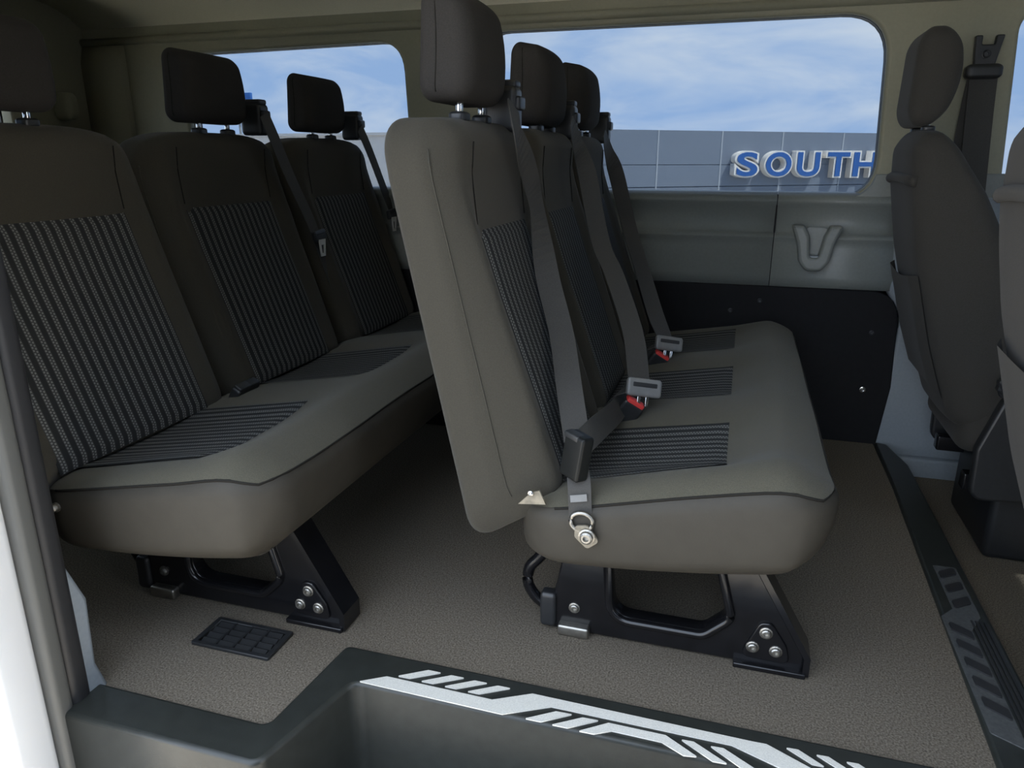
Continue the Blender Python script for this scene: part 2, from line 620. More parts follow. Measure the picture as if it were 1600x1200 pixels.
# rear doors
rw = [rounded(rect(1.02, 0.90, 1.78, 1.42), 0.09, 6), rounded(rect(1.92, 0.90, 2.42, 1.42), 0.09, 6)]
tag(plate('wall_rear', [[(YN, -0.02), (YW + 0.05, -0.02), (YW + 0.05, 1.75), (YN, 1.75)]] + rw, PL_YZ, XR - 0.02, 0.03, BEIGE, bevel=0.01), kind='structure')
for i, W in enumerate(rw):
    fr = tag(plate('window_%d' % (i + 4), [offs(W, 0.05), offs(W, 0.001)], PL_YZ, XR - 0.07, 0.015, RUBBER), kind='structure')
    plate('pane', [offs(W, 0.03)], PL_YZ, XR - 0.07, 0.002, CLEAR, fr)
# D pillar post in the corner by the rear door
tag(extrude_profile('trim_6', [(-2.86, 0.86), (-2.60, 0.86), (-2.545, 0.9), (-2.53, 1.40), (-2.56, 1.46), (-2.86, 1.50)] if False else
    [(YW + 0.03, 0.88), (YW - 0.02, 0.88), (YW - 0.03, 1.0), (YW - 0.03, 1.40), (YW - 0.01, 1.47), (YW + 0.03, 1.47)], 'x', XR, -2.62, BEIGE), kind='structure')
knob = softbox('trim_7', (0.05, 0.03, 0.055), (0.03, 0.02, 0.035), BEIGE, n=(2, 2, 2), at=P(103, 166, 'x', -2.80))
tag(knob, 'rounded beige anchor cover on the rear pillar', kind='structure')

# dashboard and windscreen end (outside the photo)
ws = rounded(rect(YN + 0.15, 0.75, YW - 0.1, 1.50), 0.08, 5)
tag(plate('wall_front', [[(YN, -0.16), (YW + 0.05, -0.16), (YW + 0.05, 1.75), (YN, 1.75)], ws], PL_YZ, XF + 0.02, 0.03, BPLAST), kind='structure')
fr = tag(plate('window_6', [offs(ws, 0.04), offs(ws, 0.001)], PL_YZ, XF + 0.06, 0.01, RUBBER), kind='structure')
plate('pane', [offs(ws, 0.03)], PL_YZ, XF + 0.06, 0.002, GLASS, fr)

# near side of the van: white body around the open sliding door
near_out = [(XR, -0.45), (XF, -0.45), (XF, 1.75), (XR, 1.75)]
opening = rounded([(-1.145, -0.43), (0.84, -0.43), (0.84, 1.56), (-1.145, 1.56)], [0.02, 0.1, 0.12, 0.12], 5)
wn2 = rounded(rect(-2.5, 0.88, -1.45, 1.42), 0.09, 6)
nw = tag(plate('wall_right', [near_out, opening, wn2], PL_XZ, YN - 0.075, 0.045, WHITE, bevel=0.02), 'white painted body side around the open sliding door', kind='structure')
fr = tag(plate('window_7', [offs(wn2, 0.05), offs(wn2, 0.001)], PL_XZ, YN - 0.06, 0.01, RUBBER), kind='structure')
plate('pane', [offs(wn2, 0.03)], PL_XZ, YN - 0.06, 0.002, GLASS, fr)
# seals of the door opening: grey outer lip, black inner bulb
tag(box('trim_8', (-1.20, 0.826, -0.42), (-1.128, 0.864, 1.55), GREYRUB, bev=0.012), 'grey rubber lip along the rear edge of the door opening', kind='structure')
tag(box('trim_9', (-1.20, 0.860, -0.42), (-1.126, 0.903, 1.55), RUBBER, bev=0.014), 'black rubber door seal along the rear edge of the opening', kind='structure')
# light grey quarter trim low behind the seal
qt = rounded([(0.87, -0.04), (0.945, -0.01), (0.925, 0.06), (0.932, 0.20), (0.90, 0.29), (0.87, 0.31)], 0.012, 3)
tag(plate('trim_10', [qt], PL_YZ, -1.15, 0.02, LIGHTTRIM, bevel=0.008), 'light grey trim at the foot of the rear door pillar', kind='structure')
# inner skin of the near side behind the opening
tag(plate('wall_right_inner', [rect(XR, -0.02, -1.20, 1.55), wn2], PL_XZ, YN + 0.02, 0.012, BEIGE), kind='structure')

# ---- entry step: black sill moulding with well
sill_o = rounded([(-1.17, 0.838), (-0.712, 0.838), (-0.655, 1.074), (0.62, 1.074), (0.62, 1.176), (-0.728, 1.176), (-0.752, 0.928), (-1.17, 0.928)],
                 [0, 0.03, 0.03, 0, 0, 0.02, 0.02, 0], 5)
sill = tag(plate('trim_11', [sill_o], PL_XY, -0.13, 0.142, SILLM, bevel=0.009, smooth=False), 'black moulded entry sill stepping around the carpet', kind='structure')
tag(box('trim_12', (-1.17, 0.70, -0.33), (1.0, 1.09, -0.27), SILLM, bev=0.02), 'black floor of the entry step well', kind='structure')
well = rounded([(-0.60, 0.80), (0.5, 0.80), (0.5, 1.03), (-0.56, 1.03)], 0.05, 5)
plate('step_tread', [well], PL_XY, -0.262, 0.014, SILLM, bpy.data.objects['trim_12'], bevel=0.01)

ZT = 0.0135


def decal(pix, name='grip_strip', parent=sill, m=TAPE, z=ZT, r=0.0012):
    pts = [P(u, v, 'z', z) for (u, v) in pix]
    return plate(name, [rounded([(p.x, p.y) for p in pts], r, 3)], PL_XY, z, 0.0012, m, parent)


def zA(l):      # crop of the photo: 440..1000 x 980..1200 shown at 1600 wide
    return [(440 + x * 0.35, 980 + y * 0.35) for x, y in l]


def zB(l):      # crop 760..1320 x 780..1200
    return [(760 + x * 0.35, 780 + y * 0.35) for x, y in l]


band = zA([(345, 243), (470, 221), (940, 325), (1120, 298)]) + zB([(1195, 1085), (1250, 1095), (1490, 1225), (1360, 1225), (1095, 1100), (290, 928)]) + zA([(985, 390)])
# the band is a folded strip: three convex pieces would show seams, so one outline
decal(band)
for k in range(4):
    decal([(x + k * 36.2, y + k * 8.1) for x, y in zA([(517, 219), (655, 193), (715, 205), (572, 230)])])
for k in range(2):
    decal([(x + k * 41.5, y + k * 9.6) for x, y in zA([(1085, 409), (1225, 377), (1300, 391), (1158, 424)])])
decal(zB([(410, 1036), (545, 1000), (800, 1055), (942, 1152), (880, 1146), (782, 1086), (560, 1036), (480, 1050)]))
decal(zB([(868, 1074), (925, 1084), (1078, 1184), (1010, 1172)]))
decal(zB([(998, 1103), (1058, 1113), (1225, 1222), (1165, 1222)]))
for k in range(4):
    decal([(x + k * 47, y + k * 11) for x, y in zB([(1335, 1110), (1392, 1120), (1512, 1197), (1455, 1186)])])

# ---- cross strip at the edge of the rear floor with embossed grip bars
st = rounded([(0.497, 1.16), (0.612, 1.16), (0.612, 2.60), (0.575, 2.78), (0.533, 2.80), (0.53, 2.4)], 0.01, 3)
strip = tag(plate('trim_13', [st], PL_XY, -0.055, 0.064, SILLM, bevel=0.008), 'black ribbed strip across the front edge of the carpet', kind='structure')
gp = rounded([(0.508, 1.29), (0.560, 1.26), (0.560, 1.62), (0.592, 1.68), (0.592, 1.90), (0.540, 1.90), (0.540, 1.70), (0.508, 1.66)], 0.006, 3)
plate('grip_panel', [gp], PL_XY, 0.0094, 0.0018, GRIPGREY, strip)
for k in range(5):
    y = 1.33 + k * 0.062
    plate('grip_bar', [rounded([(0.517, y + 0.030), (0.556, y), (0.556, y + 0.032), (0.517, y + 0.062)], 0.004, 2)], PL_XY, 0.0115, 0.003, RUBBER, strip)
for k in range(3):
    y = 1.70 + k * 0.066
    plate('grip_bar', [rounded([(0.545, y), (0.585, y + 0.03), (0.585, y + 0.062), (0.545, y + 0.032)], 0.004, 2)], PL_XY, 0.0115, 0.003, RUBBER, strip)
for k in range(4):
    box('rib', (0.566 + k * 0.009, 1.2, 0.008), (0.570 + k * 0.009, 1.66, 0.0125), RUBBER, strip)

# =================================================================== BENCHES
XFRONT = [(0.40, -0.290), (0.60, -0.362), (0.75, -0.418), (0.875, -0.460), (0.97, -0.470), (1.08, -0.462)]


def xf(z):
    return interp(XFRONT, z)


def xb(z):
    return -0.470 - (z - 0.31) * 0.208


def ztop(x):
    return interp([(-0.40, 0.392), (-0.30, 0.402), (0.0, 0.452), (0.12, 0.476), (0.20, 0.470)], x)


def zbot(x):
    return 0.252 + 0.055 * max(0, (x + 0.30) / 0.5) ** 2


def bench(label, dx, y0, bounds, inserts, ped_y, group, head_dz, hw_head, ped_far, head_dy, near_up, zlow, shoulder):
    """a three-place bench; dx shifts it fore and aft; bounds are the joints between the places"""
    root = empty('bench_seat', (dx - 0.1, (bounds[0] + bounds[-1]) / 2, 0))
    tag(root, label, 'bench seat', group)
    y1 = bounds[-1]
    cents = [(a + b) / 2 for a, b in zip(bounds, bounds[1:])]
    ins_hw = (inserts[1][1] - inserts[1][0]) / 2

    # ---- cushion
    a, b, c = 0.285, (y1 - y0) / 2, 0.5
    yc = (y1 + y0) / 2
    half, rad = (a, b, 0.09), (0.105, 0.105, 0.05)

    def top(x, y):
        z = ztop(x)
        for q in cents:
            g = math.exp(-((y - q) / (ins_hw * 1.05)) ** 4)
            z -= 0.022 * g * (1 - sst(0.0, 0.10, x)) + 0.004 * g
        z += near_up * (1 - sst(y0 + 0.03, y0 + 0.22, y)) * sst(-0.35, 0.05, x) * (1 - 0.5 * sst(0.08, 0.18, x))
        return z

    def cdef(x, y, z):
        X = x - 0.085
        Y = y + yc
        s = (z + 0.09) / 0.18
        bulge = 0.012 * math.sin(PI * max(0, min(1, s)))
        Z = lerp(zbot(X) - zlow, top(X, Y), s)
        if x > a - 0.08:
            X += bulge
        if Y < y0 + 0.08:
            Y -= bulge * 0.6
            Y += 0.022 * (1 - s) ** 2
        if Y > y1 - 0.08:
            Y -= 0.03 * (1 - s) ** 2
        if x > a - 0.1:
            X -= 0.035 * (1 - s) ** 2 * sst(a - 0.1, a, x)
        return (X + dx, Y, Z)
    cu = softbox('cushion', half, rad, VINYL, root, n=(16, 44, 6), k=5, deform=cdef)
    # fabric top, a little proud of the vinyl skirt
    raw = []
    V, Fc = softbox_geo(half, rad, (16, 44, 6), 5, raw=raw)
    keep = [i for i, v in enumerate(raw) if v[2] > 0.0650]
    ks = set(keep)
    remap = {i: n for n, i in enumerate(keep)}
    TV = []
    for i in keep:
        v = V[i]
        p = Vector(cdef(*v))
        n = Vector((max(0, (v[0] - (a - rad[0])) / rad[0]) - max(0, (-v[0] - (a - rad[0])) / rad[0]),
                    max(0, (v[1] - (b - rad[1])) / rad[1]) - max(0, (-v[1] - (b - rad[1])) / rad[1]), 1.0)).normalized()
        TV.append(p + n * 0.003)
    TF = [tuple(remap[i] for i in f) for f in Fc if all(i in ks for i in f)]
    mesh('cushion_cover', TV, TF, COVER, root)
    # piping along the top edge
    path = []
    zz = 0.0655
    for t in range(0, 21):
        path.append((lerp(-a + 0.08, a, t / 20), -b, zz))
    for t in range(1, 41):
        path.append((a, lerp(-b, b, t / 40), zz))
    tube('piping', [Vector(cdef(*softmap(p, half, rad))) + Vector((0.001 * sst(17, 23, i), -0.002 * (1 - sst(17, 23, i)), 0)) for i, p in enumerate(path)], 0.0028, SEAM, cu, sides=6)
    for ii, (qa, qb) in enumerate(inserts):
        qa = max(qa - 0.03, y0 + 0.06) if ii == 0 else qa
        # striped centre of the cushion
        V, Fc, UV = [], [], []
        nx, ny = 16, 14
        for i in range(nx + 1):
            for j in range(ny + 1):
                X = lerp(-0.33, 0.012, i / nx)
                Y = lerp(qa + 0.012, qb - 0.012, j / ny)
                e = 0.0045 if (0 < i < nx and 0 < j < ny) else 0.001
                V.append((X + dx, Y, top(X, Y) + e + 0.003))
                UV.append((Y, X))
        for i in range(nx):
            for j in range(ny):
                p = i * (ny + 1) + j
                Fc.append((p, p + ny + 1, p + ny + 2, p + 1))
        mesh('cushion_insert', V, Fc, STRIPE, root, uv=UV)

    # ---- backrests, headrests, belt outlets
    for si, q in enumerate(cents):
        hw = (bounds[si + 1] - bounds[si]) / 2 - 0.002
        hh = 0.36
        ia, ib = inserts[si][0] - q, inserts[si][1] - q
        lead = si == 0

        def front(w, z, hw=hw, ia=ia, ib=ib):
            bol = sst(ib, lerp(ib, hw, 0.55), w) + sst(-ia, lerp(-ia, hw, 0.55), -w)
            k = (w - ib) / (hw - ib) if w > ib else ((ia - w) / (hw + ia) if w < ia else 0.0)
            edge = sst(0.35, 1.15, k)
            return lerp(xf(z) + 0.026 * bol * (1 - sst(0.84, 1.0, z)) - 0.004, xb(z) + 0.100, edge)

        def bdef(d, w, t, hw=hw, q=q, front=front):
            s = (d + 0.07) / 0.14
            tt = (t + hh) / (2 * hh)
            zb = lerp(0.262, 0.375, s)
            zt = 1.072 - shoulder * abs(w / hw) ** 4
            z = lerp(zb, zt, tt)
            x = lerp(xb(z), front(w, z), s)
            # narrower at the very top so a notch opens between neighbours
            yy = w * (1 - 0.05 * sst(0.86, 1.0, tt))
            return (x + dx, q + yy, z)
        bhalf, brad = (0.07, hw, hh), (0.045, 0.045, 0.06)
        bk = softbox('backrest', bhalf, brad, FAB, root, n=(4, 18, 18), k=5, deform=bdef)
        # seams down the side panel and around the upper panel
        for sg in (-1, 1):
            sp = [bdef(*softmap((0.058, sg * hw, lerp(-hh + 0.02, hh - 0.05, t / 24)), bhalf, brad)) for t in range(25)]
            tube('seam', [Vector(p) + Vector((0, sg * 0.0005, 0)) for p in sp], 0.0016, FAB, bk, sides=5)
            wq = ia if sg < 0 else ib
            sp = [(front(wq, lerp(0.885, 1.03, t / 10)) + dx + 0.001, q + wq, lerp(0.885, 1.03, t / 10)) for t in range(11)]
            tube('seam', sp, 0.0015, SEAM, bk, sides=5)
        V, Fc, UV = [], [], []
        nz, ny = 24, 14
        for i in range(nz + 1):
            for j in range(ny + 1):
                z = lerp(0.395, 0.876, i / nz)
                w = lerp(ia, ib, j / ny)
                e = 0.006 if (0 < i < nz and 0 < j < ny) else 0.0005
                V.append((front(w, z) + dx + e, q + w, z))
                UV.append((w + 0.3, z))
        for i in range(nz):
            for j in range(ny):
                p = i * (ny + 1) + j
                Fc.append((p, p + 1, p + ny + 2, p + ny + 1))
        mesh('backrest_insert', V, Fc, STRIPE, root, uv=UV)
        # headrest
        dz = head_dz[si]

        def hdef(d, w, t, q=q, dz=dz):
            tt = min(1.0, max(0.0, (t + 0.098) / 0.196))
            s = (d + 0.06) / 0.12
            x = -0.518 + d
            x -= 0.030 * s * tt ** 2.2
            x -= 0.012 * s * (1 - tt) ** 3
            x += (tt - 0.5) * 0.010
            x -= 0.010 * (w / hw_head) ** 2 * s
            z = 1.195 + t - 0.016 * s * (tt ** 2)
            return (x + dx, q + head_dy[si] + w * (1 - 0.05 * tt), z + dz)
        hr = softbox('headrest', (0.06, hw_head, 0.098), (0.034, 0.036, 0.034), HEADF, root, n=(3, 6, 6), k=5, deform=hdef)
        sp = [hdef(*softmap((-0.012, -hw_head, lerp(-0.085, 0.085, t / 12)), (0.06, hw_head, 0.098), (0.034, 0.036, 0.034))) for t in range(13)]
        tube('seam', sp, 0.0013, SEAM, hr, sides=5)
        for sg in (-1, 1):
            py = q + head_dy[si] + sg * 0.062
            tube('post', [(-0.515 + dx, py, 1.05), (-0.515 + dx, py, 1.13 + dz)], 0.0072, CHROME, hr, sides=10)
            softbox('post_collar', (0.017, 0.021, 0.010), (0.012, 0.012, 0.006), BPLAST, hr, n=(1, 1, 1), k=3, at=(-0.515 + dx, py, 1.074))

    # ---- pedestals: pressed steel side plates bolted to the floor
    for pi, py in enumerate((ped_y, ped_far)):
        out = rounded([(-0.345, 0.004), (0.195, 0.004), (0.198, 0.042), (0.085, 0.235), (0.05, 0.30), (-0.285, 0.30), (-0.318, 0.12)],
                      [0.01, 0.012, 0.02, 0.04, 0, 0, 0.02], 4)
        hole = rounded([(-0.205, 0.215), (-0.190, 0.062), (-0.005, 0.062), (0.040, 0.105), (0.010, 0.215)], [0.03, 0.045, 0.03, 0.03, 0.03], 6)
        holder = plate('pedestal', [[(x + dx, z) for x, z in out], [(x + dx, z) for x, z in hole]], PL_XZ, py + 0.02, 0.02, BPAINT, root, bevel=0.006)
        rim = rounded([(-0.212, 0.222), (-0.198, 0.052), (-0.003, 0.052), (0.050, 0.102), (0.018, 0.222)], [0.03, 0.05, 0.035, 0.03, 0.03], 8)
        tube('rim', [(x + dx, py - 0.001, z) for x, z in rim], 0.0095, BPAINT, holder, sides=8, closed=True)
        # turned-out front flange
        fl = [(0.206, 0.004), (0.206, 0.046), (0.094, 0.24), (0.075, 0.30), (0.065, 0.30), (0.083, 0.235), (0.194, 0.044), (0.194, 0.004)]
        extrude_profile('flange', [(x + dx, z) for x, z in fl], 'y', py - 0.012, py + 0.058, BPAINT, holder, smooth=False)
        # boss with three bolts
        bo = rounded([(0.070, 0.022), (0.170, 0.020), (0.160, 0.060), (0.128, 0.108), (0.105, 0.108)], 0.016, 4)
        plate('boss', [[(x + dx, z) for x, z in bo]], PL_XZ, py - 0.002, 0.004, BPAINT, holder, bevel=0.003)
        for (bx_, bz) in ((0.118, 0.086), (0.095, 0.049), (0.140, 0.047)):
            bolt('bolt', (bx_ + dx, py - 0.005, bz), (0, -1, 0), 0.0105, 0.009, STEEL, holder)
        bolt('bolt', (-0.277 + dx, py, 0.064), (0, -1, 0), 0.010, 0.008, STEEL, holder)
        softbox('foot_clip', (0.034, 0.012, 0.013), (0.004, 0.004, 0.006), STEEL, holder, n=(1, 1, 1), k=2, at=(-0.276 + dx, py - 0.008, 0.014))
        box('foot_plate', (0.06 + dx, py - 0.018, 0.0), (0.20 + dx, py + 0.06, 0.012), BPAINT, holder, bev=0.003)
        # rear latch hook
        hk = [(-0.335, 0.03), (-0.37, 0.05), (-0.392, 0.085), (-0.388, 0.125), (-0.365, 0.155), (-0.345, 0.19)]
        tube('latch_hook', crom([(x + dx, py + 0.035, z) for x, z in hk], 4), 0.013, BPAINT, holder, sides=8)
        softbox('latch_cover', (0.018, 0.016, 0.042), (0.008, 0.008, 0.012), BPLAST, holder, n=(1, 1, 1), k=3, at=(-0.335 + dx, py + 0.006, 0.052))
    tube('cross_tube', [(-0.22 + dx, ped_y, 0.235), (-0.22 + dx, ped_far + 0.03, 0.235)], 0.017, BPAINT, root)
    tube('cross_tube', [(0.02 + dx, ped_y, 0.245), (0.02 + dx, ped_far + 0.03, 0.245)], 0.017, BPAINT, root)
    return root, cents, top


R2 = -0.965
b1, c1, top1 = bench('three-place charcoal bench nearest the front seats, striped inserts', 0.0, 1.20, [1.20, 1.71, 2.20, 2.68], [(1.30, 1.61), (1.80, 2.10), (2.29, 2.59)], 1.372,
                     'passenger benches', [0.002, -0.016, -0.008], 0.115, 2.42, [-0.04, 0.0, 0.0], 0.030, 0.020, 0.006)
b2, c2, top2 = bench('wide charcoal rear bench beside the rearmost far window, striped inserts', R2, 1.0, [0.94, 1.575, 2.18, 2.79], [(1.03, 1.47), (1.68, 2.065), (2.31, 2.685)], 1.235,
                     'passenger benches', [0.0, 0.0, -0.006], 0.130, 2.50, [-0.025, 0.018, 0], 0.012, 0.040, 0.045)


def belt_outlet(p, parent):
    """black plastic shoulder-belt guide on top of a backrest"""
    x, y, z = p
    o = softbox('belt_outlet', (0.036, 0.026, 0.046), (0.012, 0.010, 0.014), BPLAST, parent, n=(1, 1, 1), k=3, at=(x, y, z))
    softbox('outlet_cap', (0.030, 0.020, 0.008), (0.006, 0.006, 0.006), BPLAST, o, n=(1, 1, 1), k=2, at=(x + 0.004, y, z + 0.05))
    softbox('outlet_lip', (0.008, 0.022, 0.014), (0.005, 0.006, 0.006), BPLAST, o, n=(1, 1, 1), k=2, at=(x + 0.036, y, z + 0.012))
    return o


def tongue(c, d, w, parent, mbody=GPLAST, scale=1.0):
    """latch plate: plastic moulding with a slot, steel tongue"""
    d = Vector(d).normalized()
    w = (Vector(w) - d * Vector(w).dot(d)).normalized()
    n = d.cross(w)
    mx = Matrix((( w.x, d.x, n.x), (w.y, d.y, n.y), (w.z, d.z, n.z)))
    o = softbox('latch_plate', (0.036 * scale, 0.018 * scale, 0.008), (0.008, 0.008, 0.005), mbody, parent, n=(1, 1, 1), k=3, rot=mx, at=c)
    softbox('slot', (0.026 * scale, 0.005 * scale, 0.0088), (0.003, 0.003, 0.002), RUBBER, o, n=(1, 1, 1), k=2, rot=mx, at=Vector(c) - d * 0.006)
    for sg in (-1, 1):
        softbox('steel_tongue', (0.004, 0.016, 0.0015), (0.001, 0.001, 0.001), CHROME, o, n=(1, 1, 1), k=1, rot=mx, at=Vector(c) + d * 0.028 + w * sg * 0.010)
    return o, mx


def buckle(c, d, w, parent):
    d = Vector(d).normalized()
    w = (Vector(w) - d * Vector(w).dot(d)).normalized()
    n = d.cross(w)
    mx = Matrix(((w.x, d.x, n.x), (w.y, d.y, n.y), (w.z, d.z, n.z)))
    o = softbox('buckle', (0.027, 0.040, 0.014), (0.007, 0.008, 0.006), BPLAST, parent, n=(1, 1, 1), k=3, rot=mx, at=Vector(c) + d * 0.045)
    softbox('release_button', (0.023, 0.008, 0.012), (0.004, 0.004, 0.005), RED, o, n=(1, 1, 1), k=2, rot=mx, at=Vector(c) + d * 0.006)
    return o


# ---- belts of the front bench (its own parts)
# near place: outlet on the far shoulder, webbing down to the buckle at the near end of the cushion
Yw, Ymix = Vector((0, 1, 0)), Vector((0.35, 0.94, 0))
o1 = P(786, 168, 'x', -0.505)
belt_outlet((-0.505, o1.y, 1.100), b1)
pts = [P(802, 165, 'x', -0.455), P(808, 205, 'x', -0.440), P(827, 270, 'x', -0.435), P(840, 330, 'x', -0.425), P(855, 430, 'x', -0.390), P(877, 520, 'x', -0.340), P(890, 610, 'x', -0.297), P(902, 690, 'x', -0.265)]
Wlow = Vector((0.85, 0.5, 0.1))
ribbon('shoulder_belt', pts, [Yw, Yw, Ymix, Ymix, Wlow, Wlow, Wlow, Wlow], 0.052, BELT, b1)
bk_c = P(901, 712, 'y', 1.215)
mxr = Matrix.Rotation(math.radians(8), 3, 'Y') @ Matrix.Rotation(math.radians(-35), 3, 'Z')
near_b = softbox('buckle', (0.024, 0.015, 0.043), (0.005, 0.006, 0.006), BUCKLE, b1, n=(1, 1, 1), k=3, rot=mxr, at=bk_c)
softbox('release_button', (0.018, 0.011, 0.006), (0.003, 0.004, 0.003), BPLAST, near_b, n=(1, 1, 1), k=2, rot=mxr, at=bk_c + Vector((-0.004, 0, 0.038)))
softbox('buckle_edge', (0.002, 0.010, 0.036), (0.001, 0.003, 0.003), GPLAST, near_b, n=(1, 1, 1), k=2, rot=mxr, at=bk_c + mxr @ Vector((0.021, -0.003, 0)))
# strap from the buckle to the floor anchor on the cushion's side
pts = [P(903, 735, 'y', 1.222), P(905, 760, 'y', 1.205), P(906, 785, 'y', 1.198), P(907, 806, 'y', 1.196)]
ribbon('anchor_strap', pts, [Vector((1, 0.25, 0))] * 4, 0.042, BELT, b1)
ribbon('strap_stitching', [p + Vector((0.0, -0.003, 0)) for p in (P(904, 772, 'y', 1.200), P(905, 783, 'y', 1.197))], [Vector((1, 0.2, 0))] * 2, 0.030, GPLAST, b1, k=3)
ring_c = P(909, 815, 'y', 1.192)
rg = [ring_c + Vector((0.021 * math.cos(t), -0.002, 0.018 * math.sin(t))) for t in [i / 20 * 2 * PI for i in range(20)]]
ring = tube('anchor_ring', rg, 0.0042, STEEL, b1, sides=8, closed=True)
tag_pl = plate('anchor_plate', [rounded([(ring_c.x - 0.012, ring_c.z - 0.008), (ring_c.x + 0.012, ring_c.z - 0.004), (ring_c.x + 0.034, ring_c.z - 0.034), (ring_c.x + 0.012, ring_c.z - 0.052), (ring_c.x - 0.012, ring_c.z - 0.030)], 0.008, 4)],
               PL_XZ, 1.189, 0.003, AGED, b1, bevel=0.001)
bolt('anchor_bolt', P(917, 838, 'y', 1.186), (0, -1, 0), 0.0125, 0.012, STEEL, b1)
# lap webbing folded across the near cushion
pts = [P(912, 690, 'y', 1.27), P(935, 668, 'x', -0.235), P(965, 640, 'x', -0.235), P(985, 610, 'x', -0.245), P(1000, 575, 'x', -0.27)]
ribbon('lap_belt', pts, [Vector((-0.5, 0.0, 0.85))] * 5, 0.050, BELT, b1)
# hinge bracket exposed below the backrest
br = [(0.005, 0), (0.058, 0.006), (0.046, 0.032), (0.03, 0.026)]
bc = P(806, 786, 'y', 1.205)
plate('hinge_bracket', [[(bc.x + a_, bc.z + b_) for a_, b_ in br]], PL_XZ, 1.205, 0.002, AGED, b1)
bolt('rivet', P(829, 771, 'y', 1.20), (0, -1, 0), 0.004, 0.003, CHROME, b1)

# middle and far place
for (cu_, cv_, ou, ov, ctrl, bz) in (
        ((1006, 606), None, 890, 195, [(893, 188, 1.95), (904, 230, 1.98), (917, 270, 1.99), (930, 340, 1.97), (942, 390, 1.93), (960, 430, 1.88), (989, 520, 1.76)], 0.47),
        ((1045, 537), None, 946, 215, [(944, 208, 2.42), (952, 240, 2.45), (963, 272, 2.48), (977, 330, 2.49), (988, 372, 2.46), (1006, 430, 2.40), (1024, 490, 2.28)], 0.455)):
    oo = P(ou - 9, ov - 10, 'x', -0.505)
    belt_outlet((-0.505, oo.y, 1.098), b1)
    tc_ = P(cu_[0], cu_[1], 'z', bz + 0.02)
    pts = [P(u, v, 'y', y) for u, v, y in ctrl] + [tc_ + Vector((-0.012, 0.0, 0.014))]
    ribbon('shoulder_belt', pts, [Yw, Ymix] + [Vector((0.75, 0.65, 0))] * 5 + [Vector((0.80, 0.4, -0.3))], 0.056, BELT, b1)
    wv, dv_ = Vector((0.85, 0.30, -0.48)), Vector((0.0, -0.35, -0.90))
    tongue(tc_, dv_, wv, b1, scale=1.18)
    dn = (dv_ - wv * dv_.dot(wv) / wv.dot(wv)).normalized()
    buckle(tc_ + dn * 0.036 + Vector((-0.004, 0.004, 0)), dn + Vector((-0.35, 0.5, -0.1)), wv, b1)
    # webbing returning to the seat bight
    ribbon('lap_belt', [tc_ + Vector((-0.01, 0.01, 0)), tc_ + Vector((-0.055, 0.02, -0.02)), tc_ + Vector((-0.09, 0.05, -0.06))], [Vector((0.3, 0.9, 0.2))] * 3, 0.044, BELT, b1)

# ---- belts of the rear bench
for (ou, ov, ctrl, plate_at) in (
        (400, 180, [(412, 178, -1.40), (428, 215, -1.395), (455, 280, -1.39), (483, 340, -1.375), (500, 385, -1.36), (520, 440, -1.335), (548, 520, -1.29), (560, 545, -1.27)], (499, 376)),
        (553, 203, [(562, 200, -1.40), (577, 235, -1.395), (596, 285, -1.385), (618, 345, -1.37), (640, 420, -1.34), (660, 500, -1.29)], (612, 342))):
    oo = P(ou, ov, 'x', -1.45)
    belt_outlet((-1.455, oo.y, 1.115), b2)
    pts = [P(u, v, 'x', x) for u, v, x in ctrl]
    ribbon('shoulder_belt', pts, [Yw] * len(pts), 0.05, BELT, b2)
    tcp = P(plate_at[0], plate_at[1] - 8, 'x', -1.355)
    o, mx_ = tongue(tcp, (0.12, 0.1, -1), (0, 1, 0.0), b2, BPLAST)
    lp = [(-0.022, -0.012), (0.018, -0.012), (0.012, -0.068), (-0.014, -0.068)]
    li = [(-0.010, -0.030), (0.008, -0.030), (0.005, -0.058), (-0.007, -0.058)]
    plate('steel_tongue', [[(tcp.y + a_, tcp.z + b_) for a_, b_ in lp], [(tcp.y + a_, tcp.z + b_) for a_, b_ in li]], PL_YZ, tcp.x + 0.01, 0.002, TONGUE, b2)
# buckles pushed into the rear bench's seat joint
for (u, v) in ((372, 618), (385, 612)):
    q = P(u, v, 'x', -1.225)
    buckle(q + Vector((0.02, 0, 0.03)), (-0.6, 0, -1), (0, 1, 0), b2).children[0].data.materials[0] = BPLAST
q = P(590, 534, 'x', -1.235)
buckle(q + Vector((0, 0, 0.0)), (-0.5, 0, -1), (0, 1, 0), b2)
bolt('anchor_bolt', P(89, 792, 'y', 0.995), (0, -1, 0), 0.008, 0.012, STEEL, b2)

